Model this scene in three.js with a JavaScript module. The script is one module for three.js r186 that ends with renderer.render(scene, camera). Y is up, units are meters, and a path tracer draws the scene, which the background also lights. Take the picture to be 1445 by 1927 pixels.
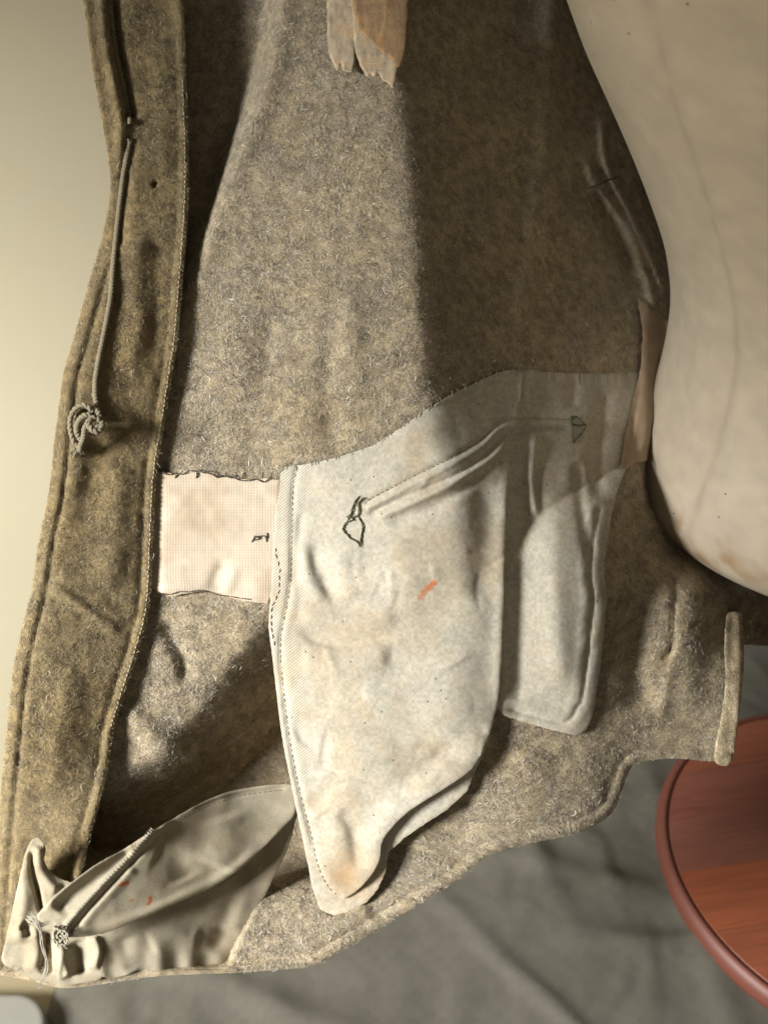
import * as THREE from 'three';
import { mergeGeometries } from 'three/addons/utils/BufferGeometryUtils.js';
import { RectAreaLightUniformsLib } from 'three/addons/lights/RectAreaLightUniformsLib.js';

// ------------------------------------------------------------------ camera, light, exposure
RectAreaLightUniformsLib.init();
const scene = new THREE.Scene();
const FPX = 1851, PITCH = 35 * Math.PI / 180, DEPTH = 0.60, EYE = new THREE.Vector3(0, 0.9, 0);
const camera = new THREE.PerspectiveCamera(2 * Math.atan(963.5 / FPX) * 180 / Math.PI, 767 / 1024, 0.02, 20);
camera.position.copy(EYE);
camera.rotation.set(-PITCH, 0, 0);
camera.focus = 0.59; camera.userData.fStop = 7;
camera.updateMatrixWorld();
scene.background = new THREE.Color(0.006, 0.0055, 0.005);

const cP = Math.cos(PITCH), sP = Math.sin(PITCH);
// camera-frame vector (right, up, towards viewer) -> world vector
const camVec = (x, y, z) => new THREE.Vector3(x, y * cP + z * sP, -y * sP + z * cP);
function rectLight(name, at, target, w, h, color, intensity) {
  const l = new THREE.RectAreaLight(color, intensity, w, h);
  l.name = name; l.position.copy(at); l.lookAt(target); scene.add(l); return l;
}
const subject = EYE.clone().add(camVec(0.0, 0.0, -0.6));
// key light out of view at the left front, placed to light the coat
rectLight('unseen_left_light', subject.clone().add(camVec(-1.62, 0.13, 1.33)), subject.clone().add(camVec(0, -0.06, 0)), 0.50, 0.58, new THREE.Color(1.0, 0.995, 0.975), 205);
// second, broad and weak: unseen, low in front, placed to light the lower coat
rectLight('unseen_low_light', subject.clone().add(camVec(0.10, -0.62, 1.0)), subject.clone().add(camVec(0.1, -0.15, 0)), 0.9, 0.6, new THREE.Color(1.0, 0.90, 0.77), 0.95);

// added blockers out of view: their slanting edges darken the top of the scene
for (const side of [-1, 1]) {
  const L = subject.clone().add(camVec(-1.62, 0.13, 1.33)), E = L.clone().lerp(subject.clone().add(camVec(0, side < 0 ? 0.25 : 0.31, 0)), 0.5), o = new THREE.Group(), mat = new THREE.MeshStandardMaterial({ color: new THREE.Color(0.30, 0.27, 0.22), roughness: 0.9 });
  const g = new THREE.BoxGeometry(0.75, 0.6, 0.004, 90, 1, 1), p = g.attributes.position; for (let i = 0; i < p.count; i++) p.setZ(i, p.getZ(i) + 0.012 * Math.sin(p.getX(i) * 70)); g.translate(side * 0.345, 0.3, 0); g.computeVertexNormals();
  const blocker_sheet = new THREE.Mesh(g, mat), hem = new THREE.Mesh(new THREE.BoxGeometry(0.74, 0.02, 0.008), mat); hem.position.set(side * 0.345, -0.012, 0); blocker_sheet.name = 'blocker_sheet'; hem.name = 'hem';  // sheet and lower edge bar of the added blocker
  for (const m of [blocker_sheet, hem]) { m.castShadow = m.receiveShadow = true; o.add(m); }
  o.name = side < 0 ? 'added_light_blocker' : 'added_light_blocker_001'; o.userData = { label: side < 0 ? 'beige curtain added out of view to shade the scene top on the wall side' : 'beige curtain added out of view to shade the scene top on the mannequin side', category: 'light_blocker', group: 'pair of added light blockers' };
  o.position.copy(E); o.rotation.order = 'YXZ'; o.rotation.y = Math.atan2(L.x - subject.x, L.z - subject.z); o.rotation.z = side < 0 ? 0.35 : -0.65; scene.add(o);
}

const renderer = new THREE.WebGLRenderer({ antialias: true });
renderer.toneMapping = THREE.LinearToneMapping;
renderer.toneMappingExposure = 0.93;
renderer.shadowMap.enabled = true;

// ------------------------------------------------------------------ helpers
let seed = 12345;
const rnd = () => { seed |= 0; seed = seed + 0x6D2B79F5 | 0; let t = Math.imul(seed ^ seed >>> 15, 1 | seed); t = t + Math.imul(t ^ t >>> 7, 61 | t) ^ t; return ((t ^ t >>> 14) >>> 0) / 4294967296; };
const rr = (a, b) => a + (b - a) * rnd();
const clamp = (v, a = 0, b = 1) => v < a ? a : v > b ? b : v;
const sstep = (a, b, v) => { const t = clamp((v - a) / (b - a)); return t * t * (3 - 2 * t); };
const mix = (a, b, t) => a + (b - a) * t;
function hash(ix, iy, s = 0) { let h = Math.imul(ix, 374761393) ^ Math.imul(iy, 668265263) ^ Math.imul(s + 17, 1274126177); h = Math.imul(h ^ h >>> 13, 1274126177); return ((h ^ h >>> 16) >>> 0) / 4294967296; }
function vnoise(x, y, s = 0, per = 0) {
  const ix = Math.floor(x), iy = Math.floor(y), fx = x - ix, fy = y - iy, u = fx * fx * (3 - 2 * fx), v = fy * fy * (3 - 2 * fy);
  const m = per ? (k => ((k % per) + per) % per) : (k => k);
  const a = hash(m(ix), m(iy), s), b = hash(m(ix + 1), m(iy), s), c = hash(m(ix), m(iy + 1), s), d = hash(m(ix + 1), m(iy + 1), s);
  return mix(mix(a, b, u), mix(c, d, u), v);
}
function fbm(x, y, s = 0, oct = 4, per = 0) { let v = 0, a = 0.5, n = 0; for (let i = 0; i < oct; i++) { v += a * vnoise(x, y, s + i * 7, per); n += a; a *= 0.5; x *= 2; y *= 2; per *= 2; } return v / n; }

// design coordinates: (x, y) on the photograph's 1445 x 1927 grid at the coat's distance, w millimetres towards the viewer
const PXM = DEPTH / FPX;                       // metres per design unit at the coat's distance
function P(x, y, w = 0) {
  const d = DEPTH - w * 0.001;
  const X = (x - 722.5) / FPX * d, Y = -(y - 963.5) / FPX * d;
  return new THREE.Vector3(EYE.x + X, EYE.y + Y * cP - d * sP, EYE.z - Y * sP - d * cP);
}
const slope = camVec(0, 1, 0);                 // up along the plane in which the coat front lies
const used = {};
function numbered(n) { if (!(n in used)) { used[n] = 0; return n; } return n + '_' + String(++used[n]).padStart(3, '0'); }
function put(o, name, parent) { o.name = parent === scene ? numbered(name) : name; o.castShadow = o.receiveShadow = true; parent.add(o); return o; }
function mesh(name, geo, mat, parent, label) { const m = put(new THREE.Mesh(geo, mat), name, parent); if (label) m.userData.label = label; return m; }
function thing(name, label, category) { const g = new THREE.Group(); put(g, name, scene); g.userData = { label, category }; return g; }

// ---- polylines
function spline(pts, n = 6, closed = false) {
  const out = [], N = pts.length, g = i => closed ? pts[(i + N) % N] : pts[clamp(i, 0, N - 1)];
  for (let i = 0; i < (closed ? N : N - 1); i++) {
    const p0 = g(i - 1), p1 = g(i), p2 = g(i + 1), p3 = g(i + 2);
    for (let k = 0; k < n; k++) {
      const t = k / n, t2 = t * t, t3 = t2 * t;
      out.push([0, 1].map(a => 0.5 * (2 * p1[a] + (p2[a] - p0[a]) * t + (2 * p0[a] - 5 * p1[a] + 4 * p2[a] - p3[a]) * t2 + (3 * p1[a] - p0[a] - 3 * p2[a] + p3[a]) * t3)));
    }
  }
  if (!closed) out.push(pts[N - 1].slice());
  return out;
}
// distance to a polyline: returns [distance, side (+ right of travel), t 0..1]
function lineDist(L) {
  const n = L.length - 1; let len = [0]; for (let i = 0; i < n; i++) len.push(len[i] + Math.hypot(L[i + 1][0] - L[i][0], L[i + 1][1] - L[i][1]));
  const T = len[n];
  return (x, y) => {
    let best = 1e9, sd = 1, tt = 0;
    for (let i = 0; i < n; i++) {
      const ax = L[i][0], ay = L[i][1], bx = L[i + 1][0] - ax, by = L[i + 1][1] - ay, l2 = bx * bx + by * by || 1e-9;
      const t = clamp(((x - ax) * bx + (y - ay) * by) / l2), dx = x - ax - bx * t, dy = y - ay - by * t, d = dx * dx + dy * dy;
      if (d < best) { best = d; sd = Math.sign(by * (x - ax) - bx * (y - ay)) || 1; tt = (len[i] + t * (len[i + 1] - len[i])) / T; }
    }
    return [Math.sqrt(best), sd, tt];
  };
}
// a ridge (amp > 0) or groove (amp < 0) along a line; w1/w2 widths on its left / right of travel
function ridge(pts, amp, w1, w2 = w1, fade = 0.15, smooth = true) {
  const L = smooth ? spline(pts, 4) : pts, f = lineDist(L), m = 3 * Math.max(w1, w2);
  const x0 = Math.min(...L.map(p => p[0])) - m, x1 = Math.max(...L.map(p => p[0])) + m, y0 = Math.min(...L.map(p => p[1])) - m, y1 = Math.max(...L.map(p => p[1])) + m;
  return (x, y) => {
    if (x < x0 || x > x1 || y < y0 || y > y1) return 0;
    const [d, s, t] = f(x, y), w = s > 0 ? w2 : w1; if (d > 3 * w) return 0;
    const e = fade > 0 ? sstep(0, fade, t) * sstep(0, fade, 1 - t) : 1;
    return amp * e * Math.exp(-d * d / (w * w));
  };
}
const sum = list => (x, y) => { let v = 0; for (const f of list) v += f(x, y); return v; };
function bump(cx, cy, rx, ry, amp, rot = 0) { const c = Math.cos(rot), s = Math.sin(rot); return (x, y) => { const dx = x - cx, dy = y - cy, a = (dx * c + dy * s) / rx, b = (-dx * s + dy * c) / ry, q = a * a + b * b; return q > 9 ? 0 : amp * Math.exp(-q); }; }
// signed distance to a closed polygon, positive inside
function polySdf(poly, rag = 0, ragScale = 0.1, s = 3) {
  const n = poly.length;
  return (x, y) => {
    let best = 1e9, ins = false;
    for (let i = 0, j = n - 1; i < n; j = i++) {
      const ax = poly[j][0], ay = poly[j][1], cx = poly[i][0], cy = poly[i][1], bx = cx - ax, by = cy - ay, l2 = bx * bx + by * by || 1e-9;
      const t = clamp(((x - ax) * bx + (y - ay) * by) / l2), dx = x - ax - bx * t, dy = y - ay - by * t, d = dx * dx + dy * dy;
      if (d < best) best = d;
      if ((cy > y) !== (ay > y) && x < (ax - cx) * (y - cy) / (ay - cy) + cx) ins = !ins;
    }
    let d = Math.sqrt(best) * (ins ? 1 : -1);
    if (rag) d += rag * 2 * (fbm(x * ragScale, y * ragScale, s, 3) - 0.5);
    return d;
  };
}
// table of heights with Catmull-Rom interpolation
function table(xs, ys, rows) {
  const cr = (a, b, c, d, t) => 0.5 * (2 * b + (c - a) * t + (2 * a - 5 * b + 4 * c - d) * t * t + (3 * b - a - 3 * c + d) * t * t * t);
  const loc = (arr, v) => { let i = 0; while (i < arr.length - 2 && v > arr[i + 1]) i++; return [i, clamp((v - arr[i]) / (arr[i + 1] - arr[i]))]; };
  return (x, y) => {
    const [i, u] = loc(xs, x), [j, v] = loc(ys, y), X = k => clamp(k, 0, xs.length - 1), Y = k => clamp(k, 0, ys.length - 1);
    const r = k => { const R = rows[Y(k)]; return cr(R[X(i - 1)], R[X(i)], R[X(i + 1)], R[X(i + 2)], u); };
    return cr(r(j - 1), r(j), r(j + 1), r(j + 2), v);
  };
}
function lerp1(xs, vs) { return v => { if (v <= xs[0]) return vs[0]; for (let i = 1; i < xs.length; i++) if (v <= xs[i]) { const t = (v - xs[i - 1]) / (xs[i] - xs[i - 1]); return mix(vs[i - 1], vs[i], t * t * (3 - 2 * t)); } return vs[vs.length - 1]; }; }
// a cloth sheet with thickness and rounded edges, cut along sdf = 0
function sheet({ sdf, box, step = 6, w, thick = 2, edge = 6, tint, uv = 0.1, lay = 'plane' }) {
  const [x0, y0, x1, y1] = box, nx = Math.ceil((x1 - x0) / step), ny = Math.ceil((y1 - y0) / step);
  const D = new Float32Array((nx + 1) * (ny + 1)), id = i => i;
  for (let j = 0; j <= ny; j++) for (let i = 0; i <= nx; i++) { let d = sdf(x0 + i * step, y0 + j * step); if (Math.abs(d) < step * 0.08) d = step * 0.08 * (d < 0 ? -1 : 1); D[j * (nx + 1) + i] = d; }
  const VX = [], VY = [], VD = [], map = new Map(), tris = [], rim = [];
  const vert = k => { let r = map.get(k); if (r === undefined) { r = VX.length; map.set(k, r); VX.push(x0 + (k % (nx + 1)) * step); VY.push(y0 + Math.floor(k / (nx + 1)) * step); VD.push(D[k]); } return r; };
  const cut = (a, b) => { const lo = Math.min(a, b), hi = Math.max(a, b), key = 'c' + lo + '_' + hi; let r = map.get(key); if (r === undefined) { r = VX.length; map.set(key, r); const t = D[lo] / (D[lo] - D[hi]); const ax = x0 + (lo % (nx + 1)) * step, ay = y0 + Math.floor(lo / (nx + 1)) * step, bx = x0 + (hi % (nx + 1)) * step, by = y0 + Math.floor(hi / (nx + 1)) * step; VX.push(mix(ax, bx, t)); VY.push(mix(ay, by, t)); VD.push(0); } return r; };
  const tri = (a, b, c) => {
    const q = [a, b, c], ins = q.map(k => D[k] > 0), n = ins[0] + ins[1] + ins[2];
    if (n === 0) return;
    if (n === 3) { tris.push(vert(a), vert(b), vert(c)); return; }
    let k = n === 1 ? ins.indexOf(true) : ins.indexOf(false); const A = q[k], B = q[(k + 1) % 3], C = q[(k + 2) % 3], ab = cut(A, B), ac = cut(A, C);
    if (n === 1) { tris.push(vert(A), ab, ac); rim.push(ab, ac); } else { tris.push(ab, vert(B), vert(C), ab, vert(C), ac); rim.push(ac, ab); }
  };
  for (let j = 0; j < ny; j++) for (let i = 0; i < nx; i++) { const a = j * (nx + 1) + i, b = a + 1, c = a + nx + 1, d = c + 1; if ((i + j) & 1) { tri(a, c, b); tri(b, c, d); } else { tri(a, c, d); tri(a, d, b); } }
  // metres along the cloth, measured row by row
  const A = lay === 'arc' ? new Float32Array((nx + 1) * (ny + 1)) : null;
  if (A) for (let j = 0; j <= ny; j++) { let q = null, s = 0; for (let i = 0; i <= nx; i++) { const p = P(x0 + i * step, y0 + j * step, w(x0 + i * step, y0 + j * step, 20)); if (q) s += p.distanceTo(q); A[j * (nx + 1) + i] = s; q = p; } }
  const arc = (x, y) => { const u = clamp((x - x0) / step, 0, nx - 0.001), v = clamp((y - y0) / step, 0, ny - 0.001), i = Math.floor(u), j = Math.floor(v), k = j * (nx + 1) + i; return mix(mix(A[k], A[k + 1], u - i), mix(A[k + nx + 1], A[k + nx + 2], u - i), v - j); };
  const n = VX.length, pos = new Float32Array(n * 6), uvs = new Float32Array(n * 4), col = tint ? new Float32Array(n * 6) : null, idx = [];
  for (let i = 0; i < n; i++) {
    const x = VX[i], y = VY[i], d = Math.max(VD[i], 0), e = edge > 0 && d < edge ? 1 - Math.sqrt(1 - (1 - d / edge) ** 2) : 0, z = w(x, y, d);
    const f = P(x, y, z - e * thick * 0.5), b = P(x, y, z - thick + e * thick * 0.49);
    pos.set([f.x, f.y, f.z], i * 3); pos.set([b.x, b.y, b.z], (n + i) * 3);
    const rel = f.clone().sub(EYE), u = [(lay === 'arc' ? arc(x, y) : rel.x) / uv, rel.dot(slope) / uv]; uvs.set(u, i * 2); uvs.set(u, (n + i) * 2);
    if (tint) { const c = tint(x, y, d); col.set(c, i * 3); col.set(c, (n + i) * 3); }
  }
  for (let i = 0; i < tris.length; i += 3) { idx.push(tris[i], tris[i + 1], tris[i + 2], n + tris[i], n + tris[i + 2], n + tris[i + 1]); }
  for (let i = 0; i < rim.length; i += 2) { const a = rim[i], b = rim[i + 1]; idx.push(b, a, n + a, b, n + a, n + b); }
  const g = new THREE.BufferGeometry(); g.setAttribute('position', new THREE.BufferAttribute(pos, 3)); g.setAttribute('uv', new THREE.BufferAttribute(uvs, 2)); if (tint) g.setAttribute('color', new THREE.BufferAttribute(col, 3));
  g.setIndex(idx); g.computeVertexNormals(); return g;
}
class Path extends THREE.Curve { constructor(p) { super(); this.c = new THREE.CatmullRomCurve3(p, false, 'centripetal'); } getPoint(t, o) { return this.c.getPoint(t, o); } }
const tube = (pts, r, seg = 24, rad = 6) => new THREE.TubeGeometry(new Path(pts), seg, r, rad, false);
// tapered, closed thread
function thread(pts, r, seg = 8, rad = 5) {
  const g = new THREE.TubeGeometry(new Path(pts), seg, r, rad, false), p = g.attributes.position, c = new Path(pts), v = new THREE.Vector3();
  for (let i = 0; i <= seg; i++) { const k = Math.min(1, Math.sin(Math.PI * clamp(i / seg, 0.02, 0.98)) * 2.2 + 0.15), o = c.getPointAt(i / seg); for (let j = 0; j <= rad; j++) { const q = i * (rad + 1) + j; v.fromBufferAttribute(p, q).sub(o).multiplyScalar(k).add(o); p.setXYZ(q, v.x, v.y, v.z); } }
  return g;
}
// twisted two-strand cord along points
function cordGeo(pts, r, turns, seg = 220, strands = 2) {
  const c = new Path(pts), fr = c.computeFrenetFrames(seg, false), gs = [];
  for (let s = 0; s < strands; s++) { const q = []; for (let i = 0; i <= seg; i++) { const a = i / seg * turns * Math.PI * 2 + s * Math.PI * 2 / strands, o = c.getPointAt(i / seg); q.push(o.addScaledVector(fr.normals[i], Math.cos(a) * r * 0.34).addScaledVector(fr.binormals[i], Math.sin(a) * r * 0.34)); } gs.push(tube(q, r * 0.68, seg * 2, 7)); }
  return mergeGeometries(gs);
}
// running stitches on a surface wf along a line
function stitches(pts, wf, { len = 9, gap = 2, r = 0.35, lift = 0.5, jit = 0.8, smooth = true } = {}) {
  const L = smooth ? spline(pts, 8) : pts, gs = []; let acc = 0, i = 0; const seg = []; for (let k = 0; k < L.length - 1; k++) seg.push(Math.hypot(L[k + 1][0] - L[k][0], L[k + 1][1] - L[k][1]));
  const T = seg.reduce((a, b) => a + b, 0), at = s => { let k = 0; while (k < seg.length - 1 && s > seg[k]) { s -= seg[k]; k++; } const t = clamp(s / seg[k]); return [mix(L[k][0], L[k + 1][0], t), mix(L[k][1], L[k + 1][1], t)]; };
  for (let s = 0; s + len < T; s += (len + gap) * rr(0.9, 1.1)) { const a = at(s), m = at(s + len / 2), b = at(s + len), j = rr(-jit, jit); gs.push(thread([P(a[0] + j, a[1], wf(a[0], a[1]) - 0.2), P(m[0] + j * 0.5, m[1], wf(m[0], m[1]) + lift), P(b[0], b[1], wf(b[0], b[1]) - 0.2)], r / 1000, 6, 5)); }
  return mergeGeometries(gs);
}

// ------------------------------------------------------------------ textures
function tex(size, fn, srgb = true, repeat = true) {
  const [W, H] = Array.isArray(size) ? size : [size, size], a = new Uint8Array(W * H * 4);
  for (let y = 0; y < H; y++) for (let x = 0; x < W; x++) { const c = fn(x, y), o = (y * W + x) * 4; a[o] = clamp(c[0], 0, 255); a[o + 1] = clamp(c[1], 0, 255); a[o + 2] = clamp(c[2], 0, 255); a[o + 3] = 255; }
  const t = new THREE.DataTexture(a, W, H, THREE.RGBAFormat); if (srgb) t.colorSpace = THREE.SRGBColorSpace; t.magFilter = THREE.LinearFilter; t.minFilter = THREE.LinearMipmapLinearFilter; t.generateMipmaps = true;
  if (repeat) t.wrapS = t.wrapT = THREE.RepeatWrapping; t.needsUpdate = true; return t;
}
// felted wool: thousands of short curved fibres, as grey level and height
function woolField(N, count, s) {
  seed = s; const g = new Float32Array(N * N).fill(0.42), h = new Float32Array(N * N).fill(0.3);
  for (let k = 0; k < count; k++) {
    let x = rnd() * N, y = rnd() * N, a = rnd() * 6.283, b = rr(-0.09, 0.09); const n = rr(8, 34), v = clamp(0.42 + (rnd() - 0.46) * 0.75 + (rnd() > 0.9 ? 0.22 : 0)), al = rr(0.35, 0.85), hh = 0.25 + 0.75 * (k / count);
    for (let i = 0; i < n; i++) { const X = ((x | 0) + N) % N, Y = ((y | 0) + N) % N, o = Y * N + X, o2 = Y * N + (X + 1) % N; g[o] = mix(g[o], v, al); g[o2] = mix(g[o2], v, al * 0.5); h[o] = mix(h[o], hh, 0.7); h[o2] = mix(h[o2], hh, 0.3); x = (x + Math.cos(a) + N) % N; y = (y + Math.sin(a) + N) % N; a += b; }
  }
  return [g, h];
}
const WN = 1024, [wg, wh] = woolField(WN, 52000, 77);
const woolMap = tex(WN, (x, y) => { const g = wg[y * WN + x], n = fbm(x / 64, y / 64, 5, 3, 16), k = 0.32 + g * 1.45 + (n - 0.5) * 0.5; return [205 * k, 193 * k, 170 * k]; });
const woolBump = tex(WN, (x, y) => { const v = 255 * wh[y * WN + x]; return [v, v, v]; }, false);
// plain weave
const weave = (x, y, p) => { const u = x / p, v = y / p, iu = Math.floor(u), iv = Math.floor(v), fu = Math.sin((u - iu) * Math.PI), fv = Math.sin((v - iv) * Math.PI); return (iu + iv) & 1 ? fu * (0.55 + 0.45 * fv) : fv * (0.55 + 0.45 * fu); };
const linenMap = tex(512, (x, y) => { const t = hash(Math.floor(x / 8), 3, 1) * 0.5 + hash(Math.floor(y / 8), 9, 2) * 0.5, k = 0.84 + 0.13 * weave(x, y, 8) + 0.03 * (t - 0.5) + 0.12 * (fbm(x / 64, y / 64, 8, 3, 8) - 0.5); return [204 * k, 193 * k, 177 * k]; });
const linenBump = tex(512, (x, y) => { const v = 255 * weave(x, y, 8); return [v, v, v]; }, false);
// twill
const twillH = (x, y) => 0.5 + 0.5 * Math.sin((x + y) / 8 * Math.PI * 2);
const twillMap = tex(512, (x, y) => { const k = 0.80 + 0.16 * twillH(x, y) + 0.10 * (hash(x >> 2, y >> 2, 4) - 0.5) + 0.12 * (fbm(x / 64, y / 64, 12, 3, 8) - 0.5); return [228 * k, 221 * k, 200 * k]; });
const twillBump = tex(512, (x, y) => { const v = 255 * twillH(x, y); return [v, v, v]; }, false);
// the pocket bag: worn twill with specks, stains and an orange crayon mark, one texture for the whole bag
const PB = [490, 690, 1040];                    // origin and span in design units
const markLine = lineDist([[790, 1118], [800, 1106], [814, 1094]]);
const pocketMap = tex(2048, (i, j) => {
  const x = PB[0] + i / 2048 * PB[2], y = PB[1] + (1 - j / 2048) * PB[2];
  const tw = 0.5 + 0.5 * Math.sin((x * 0.8 + y) / 5.6 * Math.PI * 2), sp = fbm(x / 5, y / 5, 21, 3), big = fbm(x / 130, y / 130, 22, 4), mid = fbm(x / 34, y / 34, 25, 4);
  const worn = sstep(560, 640, x + 40 * big);
  let k = 0.92 + 0.20 * (tw - 0.5) * (1.25 - 0.95 * worn) + (sp - 0.5) * 0.20 * (0.45 + 0.55 * worn) + (mid - 0.5) * 0.16;
  let c = [178 * k, 171 * k, 154 * k];
  const st = sstep(0.50, 0.66, big) * 0.30 + sstep(0.53, 0.70, mid) * 0.18; c = [mix(c[0], 150 * k, st), mix(c[1], 132 * k, st), mix(c[2], 104 * k, st)];
  const br = Math.exp(-(((x - 645) / 26) ** 2 + ((y - 1642) / 34) ** 2)) * (0.35 + 0.9 * fbm(x / 14, y / 14, 31, 3)) + 0.5 * Math.exp(-(((x - 670) / 48) ** 2 + ((y - 1620) / 60) ** 2)) * (0.3 + fbm(x / 20, y / 20, 33, 3));
  c = [mix(c[0], 138, clamp(br * 0.7)), mix(c[1], 112, clamp(br * 0.7)), mix(c[2], 80, clamp(br * 0.7))];
  const [md, , mt] = markLine(x, y), m = sstep(7.5, 2.5, md + 7 * (sp - 0.5)) * (0.55 + 0.45 * mt);
  c = [mix(c[0], 168, m * 0.85), mix(c[1], 88, m * 0.85), mix(c[2], 50, m * 0.85)];
  if (hash(Math.floor(x / 3), Math.floor(y / 3), 41) > 0.9992) c = c.map(v => v * 0.62);
  return c;
}, true, false);

const wool = (color, uvTex = true) => new THREE.MeshPhysicalMaterial({ color, map: woolMap, bumpMap: woolBump, bumpScale: 0.0011, roughness: 0.95, sheen: 0.7, sheenColor: new THREE.Color(0.55, 0.5, 0.4), sheenRoughness: 0.6, vertexColors: true });
const M = {
  wool: wool(new THREE.Color(0.70, 0.66, 0.585)),
  facing: wool(new THREE.Color(0.46, 0.40, 0.285)),
  linen: new THREE.MeshStandardMaterial({ map: linenMap, bumpMap: linenBump, bumpScale: 0.0003, roughness: 0.9, vertexColors: true, color: new THREE.Color(1.0, 0.94, 0.86) }),
  pocket: new THREE.MeshStandardMaterial({ map: pocketMap, bumpMap: pocketMap, bumpScale: 0.0004, roughness: 0.88 }),
  twill: new THREE.MeshStandardMaterial({ map: twillMap, bumpMap: twillBump, bumpScale: 0.0002, roughness: 0.9, vertexColors: true }),
  darkThread: new THREE.MeshStandardMaterial({ color: new THREE.Color(0.035, 0.032, 0.02), roughness: 0.8 }),
  greenThread: new THREE.MeshStandardMaterial({ color: new THREE.Color(0.085, 0.085, 0.04), roughness: 0.8 }),
  paleThread: new THREE.MeshStandardMaterial({ color: new THREE.Color(0.24, 0.215, 0.165), roughness: 0.85 }),
  cord: new THREE.MeshStandardMaterial({ color: new THREE.Color(0.25, 0.21, 0.135), roughness: 0.95, bumpMap: woolBump, bumpScale: 0.0003 }),
  hair: new THREE.MeshStandardMaterial({ color: 0xffffff, roughness: 0.42 }),
};

// ------------------------------------------------------------------ the setting: wall, floor
const plasterMap = tex(512, (x, y) => { const k = 0.965 + 0.05 * (fbm(x / 32, y / 32, 51, 5, 16) - 0.5); return [212 * k, 203 * k, 175 * k]; });
const wallMat = new THREE.MeshStandardMaterial({ map: plasterMap, roughness: 0.9 });
{
  const g = new THREE.BoxGeometry(5, 2.6, 0.1); const w = mesh('wall', g, wallMat, scene); w.userData.kind = 'structure';
  w.rotation.y = 0.42; w.position.set(0.25, 1.3, -1.06);
}
{
  const f = mesh('floor', new THREE.BoxGeometry(5, 0.1, 4), new THREE.MeshStandardMaterial({ color: new THREE.Color(0.33, 0.30, 0.24), roughness: 0.6, map: plasterMap }), scene);
  f.userData.kind = 'structure'; f.position.set(0, -0.05, 0);
}

// ------------------------------------------------------------------ floor: crumpled cloth
const rayFloor = (x, y, h = 0) => { const a = P(x, y, 0).sub(EYE); return EYE.clone().addScaledVector(a, (h - EYE.y) / a.y); };
{
  const ex = rayFloor(112, 1880).x, nx = 260, nz = 200, x0 = ex, x1 = 1.3, z0 = -1.15, z1 = -0.02, pos = [], uv = [], idx = [];
  const folds = []; seed = 909;
  for (let k = 0; k < 46; k++) { const cx = rr(-0.4, 0.9), cz = rr(-0.85, -0.1), a = rr(-0.9, 1.1) + (rnd() < 0.3 ? 1.3 : 0), l = rr(0.08, 0.30), wd = rr(0.007, 0.02), h = rr(0.004, 0.012); folds.push([cx, cz, Math.cos(a), Math.sin(a), l, wd, h]); }
  const H = (x, z) => { let h = 0.004 + 0.004 * fbm(x * 9, z * 9, 61, 4) - 0.010 * Math.min(0.35, Math.abs(fbm(x * 11 + 3 * fbm(z * 5, x * 5, 68, 2), z * 8, 67, 3) - 0.5) * 2) ; const qx = x + 0.03 * fbm(x * 6, z * 6, 62, 2), qz = z + 0.03 * fbm(x * 6 + 9, z * 6, 63, 2); for (const [cx, cz, c, s, l, wd, a] of folds) { const u = (qx - cx) * c + (qz - cz) * s, v = -(qx - cx) * s + (qz - cz) * c; h += a * Math.exp(-(u * u) / (l * l) - (v * v) / (wd * wd)); } return h; };
  for (let j = 0; j <= nz; j++) for (let i = 0; i <= nx; i++) { const z = mix(z0, z1, j / nz), x = mix(x0 - 0.012 * fbm(z * 6, 2, 66, 2), x1, i / nx), e = i === 0 ? 0.001 : i === 1 ? 0.006 + 0.5 * H(x, z) : H(x, z) + 0.006; pos.push(x, e, z); uv.push(x / 0.06, z / 0.06); }
  for (let j = 0; j < nz; j++) for (let i = 0; i < nx; i++) { const a = j * (nx + 1) + i, b = a + 1, c = a + nx + 1, d = c + 1; idx.push(a, c, b, b, c, d); }
  const g = new THREE.BufferGeometry(); g.setAttribute('position', new THREE.Float32BufferAttribute(pos, 3)); g.setAttribute('uv', new THREE.Float32BufferAttribute(uv, 2)); g.setIndex(idx); g.computeVertexNormals();
  const m = mesh('floor_cloth', g, new THREE.MeshStandardMaterial({ color: new THREE.Color(0.175, 0.183, 0.172), map: linenMap, bumpMap: linenBump, bumpScale: 0.0002, roughness: 0.9 }), scene);
  m.userData = { label: 'crumpled grey cloth spread over the floor below the coat', category: 'cloth' };
}
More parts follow.
